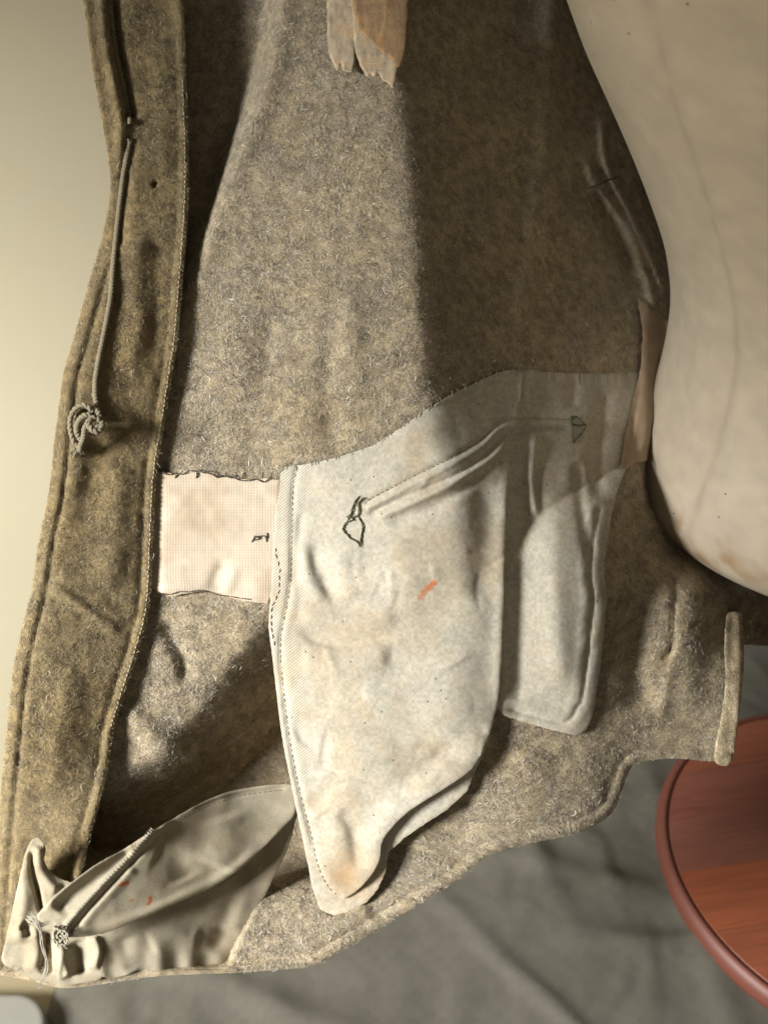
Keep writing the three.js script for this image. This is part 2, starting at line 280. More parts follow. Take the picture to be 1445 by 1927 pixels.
// pale moulded block lying on the bare floor
{
  const c = rayFloor(6, 1945, 0.02), t = thing('plastic_block', 'pale rounded plastic block with a small dark hole beside the grey cloth', 'plastic block');
  t.position.set(c.x - 0.022, 0, c.z + 0.022);
  const s = new THREE.Shape(), a = 0.055, b = 0.05, r = 0.03; s.moveTo(-a + r, -b); s.lineTo(a - r, -b); s.absarc(a - r, -b + r, r, -Math.PI / 2, 0); s.lineTo(a, b - r); s.absarc(a - r, b - r, r, 0, Math.PI / 2); s.lineTo(-a + r, b); s.absarc(-a + r, b - r, r, Math.PI / 2, Math.PI); s.lineTo(-a, -b + r); s.absarc(-a + r, -b + r, r, Math.PI, Math.PI * 1.5);
  const hole = new THREE.Path(); hole.absarc(0.022, -0.012, 0.0042, 0, Math.PI * 2, true); s.holes.push(hole);
  const g = new THREE.ExtrudeGeometry(s, { depth: 0.014, bevelEnabled: true, bevelThickness: 0.006, bevelSize: 0.006, bevelSegments: 5, curveSegments: 16 }); g.rotateX(-Math.PI / 2); g.translate(0, 0.007, 0);
  mesh('casing', g, new THREE.MeshStandardMaterial({ color: new THREE.Color(0.17, 0.165, 0.145), roughness: 0.45 }), t);
  const h = new THREE.CylinderGeometry(0.0044, 0.0044, 0.004, 16); h.translate(0.022, 0.003, 0.012); mesh('hole_bottom', h, new THREE.MeshStandardMaterial({ color: 0x0a0a0a, roughness: 0.9 }), t);
}

// ------------------------------------------------------------------ round wooden board
{
  const R = 0.205, c = rayFloor(1622, 1614, 0.03); const t = thing('round_wooden_board', 'round reddish brown board of glued planks with dark rounded rim on grey cloth', 'wooden board'); t.position.set(c.x, 0.0, c.z);
  const grain = (s, base) => tex([512, 256], (x, y) => { const n = fbm(x / 90, y / 5, s, 5), f = fbm(x / 30, y / 1.6, s + 3, 3), k = 0.82 + 0.24 * n + 0.10 * (f - 0.5); return base.map(v => v * k); });
  const bases = [[136, 74, 52], [142, 80, 56], [154, 86, 58], [142, 90, 76], [138, 84, 70], [144, 84, 62]];
  const ang = 0.17, edges = [-0.2, -0.125, -0.052, 0.014, 0.075, 0.135, 0.2], Rin = R - 0.012;
  for (let k = 0; k < 6; k++) {
    const v0 = edges[k] + 0.0004, v1 = edges[k + 1] - 0.0004, pts = [], N = 24;
    const lo = Math.max(v0, -Rin + 0.001), hi = Math.min(v1, Rin - 0.001);
    for (let i = 0; i <= N; i++) { const v = mix(lo, hi, i / N); pts.push(new THREE.Vector2(Math.sqrt(Math.max(0, Rin * Rin - v * v)), v)); }
    for (let i = N; i >= 0; i--) { const v = mix(lo, hi, i / N); pts.push(new THREE.Vector2(-Math.sqrt(Math.max(0, Rin * Rin - v * v)), v)); }
    const g = new THREE.ExtrudeGeometry(new THREE.Shape(pts), { depth: 0.012, bevelEnabled: true, bevelThickness: 0.0008, bevelSize: 0.0004, bevelSegments: 2 });
    const p = g.attributes.position, uv = g.attributes.uv; for (let i = 0; i < p.count; i++) uv.setXY(i, p.getX(i) / 0.3 + k * 0.37, p.getY(i) / 0.12 + k * 0.21);
    g.rotateX(-Math.PI / 2); g.rotateY(ang); g.translate(0, 0.019 + [0, 0.0004, 0.0002, 0.0006, 0.0001, 0.0003][k], 0);
    mesh('plank', g, new THREE.MeshPhysicalMaterial({ map: grain(70 + k, bases[k]), roughness: 0.42, clearcoat: 0.25, clearcoatRoughness: 0.4 }), t);
  }
  const prof = [[Rin + 0.0008, 0.004], [Rin + 0.0008, 0.030]]; for (let i = 0; i <= 12; i++) { const a = Math.PI / 2 - i / 12 * Math.PI; prof.push([R - 0.011 + Math.cos(a) * 0.010 + 0.002, 0.0195 + Math.sin(a) * 0.0135]); } prof.push([Rin, 0.005]);
  const rg = new THREE.LatheGeometry(prof.map(q => new THREE.Vector2(...q)), 128);
  mesh('rim', rg, new THREE.MeshPhysicalMaterial({ map: grain(90, [106, 58, 45]), roughness: 0.55, clearcoat: 0.1, clearcoatRoughness: 0.5 }), t);
  const bt = new THREE.CylinderGeometry(Rin, Rin, 0.008, 96); bt.translate(0, 0.0135, 0); mesh('backing', bt, new THREE.MeshStandardMaterial({ color: new THREE.Color(0.12, 0.05, 0.025), roughness: 0.8 }), t);
}

// ------------------------------------------------------------------ mannequin
{
  const t = thing('mannequin', 'cream moulded mannequin torso with raised side seam standing behind the coat', 'mannequin');
  const zA = -0.60, xA = 0.405;
  const rayZ = (x, y) => { const a = P(x, y, 0).sub(EYE); return EYE.clone().addScaledVector(a, (zA - EYE.z) / a.z); };
  const left = spline([[1010, -160], [1040, -70], [1070, 0], [1110, 110], [1160, 222], [1203, 322], [1240, 420], [1264, 500], [1274, 585], [1268, 660], [1250, 740], [1226, 812], [1206, 872], [1200, 896]], 4).map(q => rayZ(q[0], q[1]));
  t.position.set(xA, 0, zA);
  const rings = left.map(p => [xA - p.x, p.y]), yb = rings[rings.length - 1][1], ab = rings[rings.length - 1][0];
  for (let i = 1; i <= 10; i++) { const a = i / 10 * Math.PI / 2; rings.push([ab - 0.028 * (1 - Math.cos(a)) - (i === 10 ? 0.02 : 0), yb - 0.030 * Math.sin(a)]); }
  rings.push([0.02, rings[rings.length - 1][1] - 0.001]);
  const N = 220, pos = [], uv = [], idx = [], col = [], seamA = Math.PI * 0.845;
  rings.forEach(([a, y], k) => {
    for (let i = 0; i <= N; i++) {
      const th = i / N * Math.PI * 2, b = a * 0.68 + 0.004, sm = k < rings.length - 11 ? 0.0026 * Math.exp(-(((th - seamA) / 0.022) ** 2)) - 0.0030 * sstep(seamA - 0.02, seamA + 0.03, th) * (1 - sstep(seamA + 0.03, seamA + 0.5, th)) : 0;
      const c = Math.cos(th), s = Math.sin(th), e = 2.25, q = Math.pow(Math.pow(Math.abs(c), e) + Math.pow(Math.abs(s), e), -1 / e), x = (a + sm) * c * q, z = (b + sm) * s * q;
      pos.push(x, y, z); uv.push(i / N * 3, y / 0.3);
      const st = clamp(1.6 * (fbm(th * 12, y * 55, 81, 4) - 0.52)) * Math.exp(-(((y - yb + 0.012) / 0.022) ** 2)) * 2.2, f = 0.95 + 0.1 * fbm(th * 5, y * 14, 83, 4);
      col.push(mix(1, 0.62, clamp(st)) * f, mix(1, 0.40, clamp(st)) * f, mix(1, 0.22, clamp(st)) * f);
    }
  });
  for (let k = 0; k < rings.length - 1; k++) for (let i = 0; i < N; i++) { const a = k * (N + 1) + i, b = a + 1, c = a + N + 1, d = c + 1; idx.push(a, b, c, b, d, c); }
  const g = new THREE.BufferGeometry(); g.setAttribute('position', new THREE.Float32BufferAttribute(pos, 3)); g.setAttribute('uv', new THREE.Float32BufferAttribute(uv, 2)); g.setAttribute('color', new THREE.Float32BufferAttribute(col, 3)); g.setIndex(idx); g.computeVertexNormals();
  const speck = tex(1024, (x, y) => { const cx = Math.floor(x / 64), cy = Math.floor(y / 64), h = hash(cx, cy, 91); let d = 1e9; if (h > 0.93) { const px = cx * 64 + 12 + 40 * hash(cx, cy, 92), py = cy * 64 + 12 + 40 * hash(cx, cy, 93), el = 1 + 3 * hash(cx, cy, 94); d = Math.hypot((x - px) * el * 0.6, (y - py)) - (0.6 + 2.2 * hash(cx, cy, 95) ** 3); } const m = sstep(1.2, -0.2, d) * 0.75, k = 0.95 + 0.12 * (fbm(x / 32, y / 32, 97, 5, 32) - 0.5) ; return [162 * k * (1 - m), 150 * k * (1 - m), 130 * k * (1 - m)]; });
  mesh('torso', g, new THREE.MeshPhysicalMaterial({ map: speck, vertexColors: true, roughness: 0.48, clearcoat: 0.15, clearcoatRoughness: 0.5 }), t);
  const yB = rings[rings.length - 1][1], pole = new THREE.CylinderGeometry(0.016, 0.016, yB - 0.03, 32); pole.translate(0, 0.034 + (yB - 0.03) / 2 - 0.002, 0);
  mesh('pole', pole, new THREE.MeshStandardMaterial({ color: new THREE.Color(0.08, 0.075, 0.07), roughness: 0.4, metalness: 0.6 }), t);
}

// ------------------------------------------------------------------ the coat
const coat = thing('wool_coat', 'brown felted wool coat hung open on the mannequin, its patched inside showing', 'coat');
// where the cloth bends sharply away to the right
const ridgeX = lerp1([-100, 0, 160, 300, 500, 700, 800, 900, 1000, 1150, 1300, 1450, 1600], [728, 734, 746, 762, 779, 792, 815, 850, 866, 882, 905, 930, 940]);
const ridgeK = lerp1([-100, 500, 700, 800, 950, 1150, 1300, 1450], [0.33, 0.33, 0.30, 0.27, 0.19, 0.085, 0.03, 0.0]);
const softp = (d, k) => d > 12 * k ? d : k * Math.log(1 + Math.exp(d / k));
const TX = [0, 150, 300, 400, 500, 600, 700, 800, 900, 1000, 1100, 1200, 1300, 1400, 1500];
const baseW = table(TX, [-100, 150, 400, 600, 800, 1000, 1150, 1300, 1450, 1600, 1750, 1900], [
  [0, 0, 0, 2, 6, 10, 14, 16, 16, 14, 12, 10, 8, 6, 4],
  [0, 0, 0, 2, 6, 10, 14, 16, 16, 14, 12, 10, 8, 6, 4],
  [0, 0, 0, 2, 6, 10, 14, 16, 16, 14, 12, 10, 8, 6, 4],
  [0, 0, 0, 2, 5, 9, 12, 14, 14, 14, 12, 10, 8, 4, 0],
  [2, 2, 0, 0, 2, 5, 9, 12, 14, 14, 16, 14, 6, -6, -16],
  [4, 4, 2, 0, 0, 2, 6, 10, 12, 10, 10, -20, -58, -76, -90],
  [6, 6, 4, 0, 0, 0, 4, 8, 10, 8, 7, -12, -28, -60, -100],
  [10, 10, 6, -2, -8, -12, -4, 4, 6, 4, 0, -14, -24, -34, -80],
  [16, 14, 6, -6, -18, -22, -10, 2, 4, 2, -4, -20, -26, -34, -80],
  [22, 20, 10, -2, -8, -10, -4, 4, 6, 4, 0, -20, -40, -50, -60],
  [28, 26, 20, 13, 8, 6, 6, 8, 8, 6, 2, -10, -30, -40, -50],
  [34, 32, 28, 22, 18, 14, 12, 12, 10, 8, 4, -5, -20, -30, -40]]);
const valleyLine = lineDist(spline([[528, -100], [515, 0], [482, 150], [440, 265], [405, 360], [370, 455], [346, 570]], 4));
const diagLine = lineDist([[560, 1120], [500, 1165], [440, 1240], [385, 1330], [310, 1410], [230, 1470]]);
const bodyFolds = sum([
  ridge([[1040, -80], [1035, 120], [1022, 300], [990, 520], [960, 640]], 7, 26, 20),
  ridge([[1085, 270], [1130, 360], [1180, 430], [1215, 520], [1240, 600]], 12, 13, 9), ridge([[1110, 350], [1150, 440], [1185, 520]], -10, 14, 12),
  ridge([[1130, 200], [1140, 310], [1185, 400], [1230, 500], [1262, 590]], 14, 11, 8), ridge([[1170, 250], [1200, 380], [1240, 470]], 8, 8, 9),
  bump(480, 820, 45, 30, -4), bump(395, 810, 30, 40, -3), bump(625, 800, 26, 34, -4.5), bump(560, 770, 40, 60, 3), bump(540, 610, 60, 70, -3), bump(660, 640, 28, 90, 3.5), bump(620, 690, 20, 60, -3), bump(430, 700, 40, 80, 2.5), bump(505, 650, 22, 70, -2.5),
  ridge([[300, 1170], [340, 1230], [350, 1290]], -4, 14, 16), ridge([[330, 1130], [390, 1160], [470, 1150]], 2.5, 16, 14), ridge([[230, 1330], [300, 1400], [380, 1420]], 5, 22, 26),
  ridge([[1252, 940], [1262, 1020], [1268, 1100], [1266, 1180], [1254, 1260]], -2.2, 4, 5), ridge([[1240, 950], [1254, 1080], [1252, 1180]], 1.5, 10, 8),
  ridge([[1278, 1195], [1265, 1215], [1250, 1250]], -3.5, 6, 7), ridge([[1282, 1190], [1262, 1250], [1250, 1310], [1240, 1360]], 3, 10, 12), ridge([[1312, 1165], [1300, 1185]], -2.5, 4, 4),
  ridge([[1210, 1000], [1195, 1180], [1200, 1350]], -7, 34, 26), ridge([[1310, 980], [1300, 1150], [1290, 1350]], 5, 34, 30),
  ridge([[1000, 1400], [990, 1480], [1000, 1560]], 4, 40, 40), ridge([[880, 1490], [860, 1560], [850, 1640]], -4, 40, 40), ridge([[700, 1700], [640, 1740], [560, 1790]], 4, 40, 30),
]);
const hemPts = [[-40, 1826], [0, 1835], [60, 1846], [120, 1860], [200, 1851], [300, 1837], [450, 1830], [560, 1822], [604, 1812], [645, 1788], [700, 1756], [800, 1694], [868, 1652], [900, 1622], [935, 1603], [1000, 1586], [1080, 1569], [1138, 1542], [1160, 1514], [1176, 1470], [1190, 1442], [1215, 1432], [1262, 1427], [1330, 1432], [1360, 1434]];
const hemLine = lineDist(spline(hemPts, 3));
const fOff = lerp1([-60, 600, 900, 1150, 1400, 1640, 1800], [9, 8, 5, 5, 7, 8, 4]);
// the front edge swings out towards the viewer
const faceX = lerp1([-60, 0, 300, 520, 700, 862, 1050, 1150, 1290, 1440, 1640], [344, 346, 356, 345, 326, 300, 288, 281, 240, 205, 156]);
const swing = (x, y) => 0.115 * Math.max(0, faceX(y) - 6 - x) * sstep(1600, 1380, y);
function bodyW(x, y) {
  const rx = ridgeX(y), k = ridgeK(y), wav = 3 * fbm(y / 60, 3, 103, 3);
  let d = softp(x - rx - wav, 7); const lim = mix(560, 150, sstep(700, 1150, y)); if (d > lim) d = lim + (d - lim) * 0.15;
  let w = baseW(x, y) - k * d + swing(x, y);
  if (y < 700 && x < 700) { const [dd, s] = valleyLine(x, y), sg = dd * s; w -= 26 * sstep(24, -22, sg) * sstep(640, 480, y) * (0.35 + 0.65 * sstep(620, 250, y)); if (sg > -10) w += 3 * Math.exp(-(((sg - 26) / 22) ** 2)) * sstep(640, 420, y); }
  if (y > 1090 && y < 1720 && x < 640) { const [dd, s] = diagLine(x, y); const sg = dd * s; w -= sstep(1720, 1560, y) * sstep(1090, 1160, y) * sstep(640, 590, x) * 0.33 * Math.min(softp(sg, 6), 130); }
  if (x < 400 && y < 1560) w = mix(w, baseW(x, y) + swing(x, y) + fOff(y) - 10, sstep(8, 40, faceX(y) - x) * sstep(1560, 1480, y));   // sewn up against the facing
  w += bodyFolds(x, y);
  if (y > 1380) { const [hd] = hemLine(x, y); if (hd < 60) w += -1.5 * Math.exp(-(((hd - 24) / 4) ** 2)) + 1.2 * Math.exp(-(((hd - 11) / 9) ** 2)); }
  w += 1.6 * (fbm(x / 55, y / 55, 101, 3) - 0.5) + 0.8 * (fbm(x / 17, y / 17, 102, 2) - 0.5);
  if (y < 1060) w -= 80 * sstep(-6, 50, x - contourX(y)) * sstep(1060, 940, y);
  if (x > 500 && x < 1220 && y > 686 && y < 1736) { const d = pocketSdf(x, y); if (d > 0) w = mix(w, Math.min(w, backPlyW(x, y) - 3.5), sstep(0, 8, d)); }
  if (y > 1500 && x < 580) { const d = lowSdf(x, y); if (d > 0) w = mix(w, Math.min(w, lowW(x, y) - 3), sstep(0, 8, d)); const e = gusSdf(x, y); if (e > 0) w = mix(w, Math.min(w, gussetW(x, y) - 3), sstep(0, 6, e)); }
  return w;
}
const contourX = lerp1([0, 110, 222, 322, 420, 500, 585, 660, 740, 810, 860, 900, 940, 990, 1060], [1070, 1110, 1160, 1203, 1240, 1264, 1274, 1268, 1250, 1226, 1209, 1205, 1214, 1250, 1340]);
const leftEdge = [[148, -60], [157, 0], [170, 97], [182, 170], [195, 240], [207, 320], [208, 360], [201, 410], [186, 470], [170, 525], [152, 590], [135, 650], [121, 695], [112, 760], [103, 830], [92, 930], [75, 1010], [60, 1110], [40, 1190], [24, 1270], [11, 1390], [3, 1480], [-6, 1580], [-14, 1700], [-22, 1826]];
const facingRight = [[344, -60], [346, 0], [351, 150], [356, 300], [353, 420], [345, 520], [335, 640], [326, 700], [312, 790], [300, 862], [293, 930], [288, 1050], [281, 1150], [262, 1222], [240, 1290], [216, 1370], [205, 1440], [190, 1505], [171, 1575], [156, 1640], [140, 1720], [120, 1835]];
const tintWool = (a, b, s) => (x, y) => { const n = fbm(x / 70, y / 70, s, 4), m = fbm(x / 16, y / 16, s + 5, 3), k = 0.80 + 0.26 * n + 0.30 * (m - 0.35), t = sstep(0.35, 0.65, fbm(x / 110, y / 110, s + 9, 3)); return [mix(a[0], b[0], t) * k, mix(a[1], b[1], t) * k, mix(a[2], b[2], t) * k]; };
const bodyPoly = [...spline(leftEdge, 3).map(p => [p[0] + 8, p[1]]), ...spline(hemPts, 4).slice(4), [1378, 1340], [1388, 1250], [1390, 1212], [1520, 1222], [1520, -60]];
const bodySdf = polySdf(bodyPoly, 0.8, 0.12, 7);
const pocketOutline = [[524, 900], [530, 881], [560, 876], [605, 868], [650, 856], [700, 839], [750, 808], [800, 772], [850, 742], [900, 718], [950, 697], [1000, 697], [1060, 702], [1130, 703], [1190, 700], [1212, 702], [1207, 750], [1195, 810], [1182, 870], [1168, 905], [1152, 960], [1140, 1030], [1136, 1080], [1142, 1125], [1138, 1170], [1130, 1250], [1120, 1320], [1113, 1352], [1102, 1374], [1084, 1384], [1040, 1374], [990, 1360], [948, 1347], [936, 1332], [930, 1352], [920, 1398], [897, 1445], [878, 1490], [842, 1523], [800, 1550], [760, 1578], [731, 1604], [726, 1640], [712, 1672], [690, 1698], [655, 1718], [625, 1728], [602, 1712], [588, 1670], [576, 1610], [562, 1545], [545, 1460], [530, 1380], [519, 1290], [512, 1230], [506, 1180], [509, 1120], [513, 1060], [517, 980]];
const pocketPoly = pocketOutline;
const pocketSdf = polySdf(pocketPoly, 1.4, 0.22, 9);
const linenPoly = [[280, 884], [297, 887], [340, 892], [372, 888], [400, 893], [430, 899], [470, 903], [500, 900], [526, 904], [524, 980], [519, 1060], [512, 1120], [503, 1137], [470, 1132], [445, 1128], [415, 1117], [385, 1112], [350, 1117], [322, 1123], [300, 1114], [278, 1108]];
const linenSdf = polySdf(linenPoly, 1.6, 0.25, 13);

// facing strip down the front edge
const edgeLine = lineDist(spline(leftEdge, 3)), rightLine = lineDist(spline(facingRight, 3));
const cordTop = [[206, -60], [208, 0], [213, 60], [222, 115], [233, 165], [243, 212], [246, 232]];
const cordLow = [[245, 262], [240, 290], [233, 330], [226, 385], [220, 440], [214, 500], [209, 560], [198, 620], [187, 675], [180, 720], [182, 760], [191, 790]];
const facingFolds = sum([
  ridge([[190, -60], [196, 60], [215, 160], [228, 240], [222, 320]], 3, 10, 10), ridge([[212, -60], [214, 20], [222, 90], [234, 150], [246, 225]], -6.5, 7, 11, 0.02),
  ridge([[246, 255], [236, 320], [228, 400], [222, 470]], -2.5, 8, 12, 0.1), ridge([[300, 60], [310, 200], [305, 330]], 2, 30, 22), ridge([[262, 420], [255, 520], [262, 620], [240, 720]], 2.2, 24, 20), ridge([[300, 440], [292, 560], [285, 680]], -1.2, 16, 18),
  ridge([[75, 1070], [130, 1110], [185, 1150], [245, 1185]], -1.2, 9, 7, 0.2), ridge([[90, 1090], [150, 1135], [230, 1190]], 2.0, 14, 16), ridge([[180, 800], [170, 900], [150, 1000]], -2, 20, 24), ridge([[230, 860], [222, 1000], [205, 1120]], 2.2, 24, 26), ridge([[140, 1240], [110, 1380], [100, 1500]], 2.5, 30, 30), bump(60, 1560, 50, 60, -4),
  bump(291, 346, 4.2, 5, -6),
]);
const facingBase = (x, y) => { const t = table(TX, [0], [[0]]); return 0; };
function facingW(x, y) {
  const [ed] = edgeLine(x, y), [rd] = rightLine(x, y);
  let w = baseW(x, y) + swing(x, y) + fOff(y) + facingFolds(x, y) - 5 * Math.exp(-((ed / 26) ** 2)) * sstep(100, 400, y) + 1.5 * Math.exp(-(((rd - 8) / 9) ** 2)) - 1.2 * Math.exp(-(((rd - 22) / 5) ** 2)) * sstep(0, 1000, y);
  const gl = 28; if (ed < 70) w += (-1.6 * Math.exp(-(((ed - gl) / 4.5) ** 2)) + 1.4 * Math.exp(-(((ed - 14) / 9) ** 2))) * sstep(380, 560, y);
  return w + 1.8 * (fbm(x / 48, y / 70, 121, 3) - 0.5) + 0.9 * (fbm(x / 15, y / 15, 122, 2) - 0.5);
}
const facingPoly = [...spline(leftEdge, 3), ...spline(facingRight, 3).reverse()];
const facingSdf = polySdf(facingPoly, 0.9, 0.15, 17);
const facing = mesh('facing', sheet({ sdf: facingSdf, box: [-40, -60, 372, 1842], step: 5, w: facingW, thick: 2.6, edge: 9, uv: 0.07, lay: 'arc', tint: tintWool([1.0, 0.96, 0.84], [1.1, 1.02, 0.82], 131) }), M.facing, coat, 'olive brown wool facing along the front edge');
mesh('facing_stitching', stitches(facingRight.slice(2, 16).map(p => [p[0] - 7, p[1]]), facingW, { len: 6, gap: 3, r: 0.42, lift: 0.5, jit: 1.5 }), new THREE.MeshStandardMaterial({ color: new THREE.Color(0.30, 0.26, 0.18), roughness: 0.9 }), facing);

// linen patch
const linenFolds = sum([ridge([[428, 1050], [410, 1080], [398, 1118]], -1.8, 12, 14, 0.3), ridge([[448, 1062], [432, 1100], [420, 1126]], 1.0, 11, 11, 0.3), bump(345, 1105, 40, 10, 1.6), bump(480, 1100, 30, 30, 1.5), bump(330, 960, 30, 60, 1.2)]);
function linenW(x, y) { return baseW(x, y) + 3.4 + linenFolds(x, y) + 0.8 * (fbm(x / 40, y / 40, 141, 3) - 0.5) - 2.5 * sstep(312, 285, x); }
const linenTint = (x, y) => { const n = fbm(x / 45, y / 45, 143, 4), s = sstep(0.42, 0.66, n) * 0.5; const k = 0.93 + 0.14 * fbm(x / 12, y / 12, 144, 3); return [k * mix(1, 0.88, s), k * mix(1, 0.81, s), k * mix(1, 0.70, s)]; };
const linen = mesh('linen_patch', sheet({ sdf: linenSdf, box: [274, 878, 532, 1144], step: 3, w: linenW, thick: 0.8, edge: 3, uv: 0.06, tint: linenTint }), M.linen, coat, 'small square off-white linen patch between facing and pocket');
{
  const gs = [], top = [[302, 888], [318, 894], [330, 890], [345, 893], [358, 885], [372, 887], [384, 884], [398, 892], [410, 899], [424, 894], [438, 898], [452, 904], [468, 905], [482, 901], [497, 908], [512, 897]];
  for (let i = 0; i < top.length - 1; i++) gs.push(thread([[0, 0.2], [0.5, 0.9], [1, 0.2]].map(([t, l]) => { const x = mix(top[i][0], top[i + 1][0], t), y = mix(top[i][1], top[i + 1][1], t); return P(x, y, linenW(x, y) + l + 0.2); }), 0.00035));
  for (const x of [331, 370, 410, 444, 494]) gs.push(thread([P(x, 888, linenW(x, 890) + 0.6), P(x + 1, 894, linenW(x, 894) + 0.9), P(x - 1, 900, linenW(x, 900) + 0.1)], 0.00045));
  mesh('patch_stitching', mergeGeometries(gs.splice(0)), M.darkThread, linen);
  const bot = [[284, 1108], [300, 1116], [320, 1119], [338, 1113], [356, 1114], [378, 1110], [395, 1114], [412, 1120], [432, 1122], [452, 1126], [474, 1128]];
  for (let i = 0; i < bot.length - 1; i++) gs.push(thread([[0, 0.1], [0.5, 0.7], [1, 0.1]].map(([t, l]) => { const x = mix(bot[i][0], bot[i + 1][0], t), y = mix(bot[i][1], bot[i + 1][1], t); return P(x, y, linenW(x, y) + l + 0.2); }), 0.0003));
  mesh('patch_stitching', mergeGeometries(gs.splice(0)), M.darkThread, linen);
  for (let k = 0; k < 9; k++) { const x = 490 + rr(-14, 14), y = 1012 + rr(-4, 4), a = rr(-0.6, 0.6) + (k % 3 ? 0 : 1.5); gs.push(thread([P(x - 6 * Math.cos(a), y - 6 * Math.sin(a), linenW(x, y) + 0.1), P(x, y, linenW(x, y) + 0.8), P(x + 6 * Math.cos(a), y + 6 * Math.sin(a), linenW(x, y) + 0.1)], 0.00035)); }
  mesh('thread_tack', mergeGeometries(gs), M.darkThread, linen, 'small dark thread tack on the linen patch');
}

// pocket bag: back ply and bulging front ply
const pocketFolds = sum([
  ridge([[957, 860], [950, 980], [946, 1120], [940, 1250], [937, 1335]], 1.8, 14, 9, 0.12), ridge([[985, 840], [985, 980], [978, 1120], [972, 1250], [968, 1330]], -2.0, 15, 26, 0.08),
  ridge([[905, 880], [912, 1000], [905, 1140]], -3, 26, 22), ridge([[1045, 900], [1040, 1050], [1050, 1200], [1060, 1310]], 3.0, 30, 26), ridge([[1085, 860], [1095, 960], [1112, 1060]], -2.4, 12, 12), ridge([[1010, 810], [1000, 900], [1010, 980]], 3.5, 10, 9),
  ridge([[588, 1012], [600, 1070], [622, 1115], [645, 1145]], -2.6, 11, 15, 0.3), ridge([[566, 1010], [578, 1080], [606, 1140]], 1.6, 14, 14), ridge([[640, 1030], [650, 1085], [668, 1130]], 1.2, 18, 18),
  ridge([[556, 1176], [590, 1205], [640, 1214], [690, 1208], [760, 1192]], -1.7, 7, 12, 0.25), ridge([[560, 1240], [640, 1250], [740, 1235]], 2.6, 24, 22), ridge([[560, 1150], [650, 1170], [750, 1160]], 2.0, 18, 16),
  // mouth of the pocket: two lips
  ridge([[684, 950], [760, 908], [850, 862], [905, 828], [935, 800], [965, 789], [1020, 788], [1084, 790]], -1.5, 3.5, 4, 0.02), ridge([[688, 958], [765, 918], [850, 875], [910, 838], [945, 806], [1020, 797], [1080, 799]], 1.6, 5, 6, 0.02),
  ridge([[690, 970], [770, 932], [850, 898], [915, 858], [950, 820], [1020, 806], [1080, 807]], -2.0, 4, 5, 0.03), ridge([[700, 978], [780, 945], [860, 905], [925, 862], [960, 826]], 2.4, 8, 7, 0.1), ridge([[720, 990], [800, 960], [880, 918], [940, 870]], -2.2, 8, 16, 0.2),
  bump(650, 1030, 40, 16, 1.5), bump(700, 1400, 70, 130, 3.5), bump(640, 1560, 34, 90, 3), bump(620, 900, 40, 60, 1.2), bump(760, 1060, 60, 70, 2.5), bump(840, 1330, 50, 110, 3),
  ridge([[640, 1520], [668, 1580], [672, 1640]], -2, 12, 16), ridge([[566, 960], [560, 1040], [556, 1110]], -1.8, 8, 10),
  ridge([[990, 700], [985, 760]], 2, 8, 6), ridge([[1080, 705], [1075, 770]], -2, 12, 10), ridge([[1140, 720], [1120, 860], [1128, 950]], -3.5, 14, 16),
]);
const pocketHang = table([500, 560, 650, 750, 850, 950, 1050, 1150], [690, 900, 1050, 1150, 1300, 1450, 1600, 1740], [
  [3, 3, 3, 3, 3, 3, 3, 3], [3, 3, 4, 4, 4, 4, 3, 3], [4, 5, 6, 6, 6, 6, 6, 4], [5, 7, 8, 8, 7, 7, 7, 4], [10, 14, 15, 11, 8, 7, 7, 4], [18, 21, 20, 15, 11, 8, 7, 5], [20, 20, 19, 15, 10, 8, 7, 5], [12, 12, 12, 12, 10, 8, 8, 6]]);
const seamLeft = [[560, 880], [552, 920], [550, 1000], [547, 1090], [540, 1140], [530, 1190], [528, 1230], [534, 1300], [544, 1380], [556, 1450], [572, 1520], [586, 1570], [594, 1612], [606, 1648], [624, 1676], [642, 1688]];
const seamLeftD = lineDist(spline(seamLeft, 4));
const pocketUnder = (x, y) => { const rx = ridgeX(y), k = ridgeK(y); let d = softp(x - rx, 14); const lim = mix(560, 90, sstep(700, 1050, y)); if (d > lim) d = lim + (d - lim) * 0.15; return baseW(x, y) - k * d; };
const pkBase = (x, y) => { const yy = Math.min(y, 1180), b = pocketUnder(x, yy); return mix(pocketUnder(x, y), b, sstep(1150, 1250, y)) + pocketHang(x, y) * mix(1, 0.55, sstep(1250, 1500, y)); };
const pocketEdgeLine = lineDist([...pocketOutline.slice(22, 33)]), rightHem = lineDist(spline(pocketOutline.slice(20, 32).map(p => [p[0] - 26, p[1] - (p[1] > 1340 ? 24 : 0)]), 3));
// thin sharp creases of washed cotton
seed = 4242; const fine = [];
for (let k = 0; k < 34; k++) { const x = rr(545, 930), y = rr(900, 1600), a = (k % 3 ? rr(-0.5, 0.3) : rr(0.9, 1.9)), l = rr(30, 110), c = rr(-0.3, 0.3); fine.push(ridge([[x, y], [x + l * 0.5 * Math.cos(a), y + l * 0.5 * Math.sin(a)], [x + l * Math.cos(a + c), y + l * Math.sin(a + c)]], rr(0.4, 1.0) * (k % 2 ? 1 : -1), rr(3, 5), rr(7, 14), 0.35)); }
const fineCreases = sum(fine);
const crinkle = (x, y) => { const qx = x + 30 * fbm(x / 90, y / 90, 231, 2), qy = y + 30 * fbm(x / 90 + 7, y / 90, 232, 2), a = Math.abs(fbm(qx / 120, qy / 75, 233, 2) - 0.5), b = Math.abs(fbm(qx / 60 + 3, qy / 95, 234, 2) - 0.5); return -0.30 * Math.exp(-a * 14) - 0.25 * Math.exp(-b * 12); };
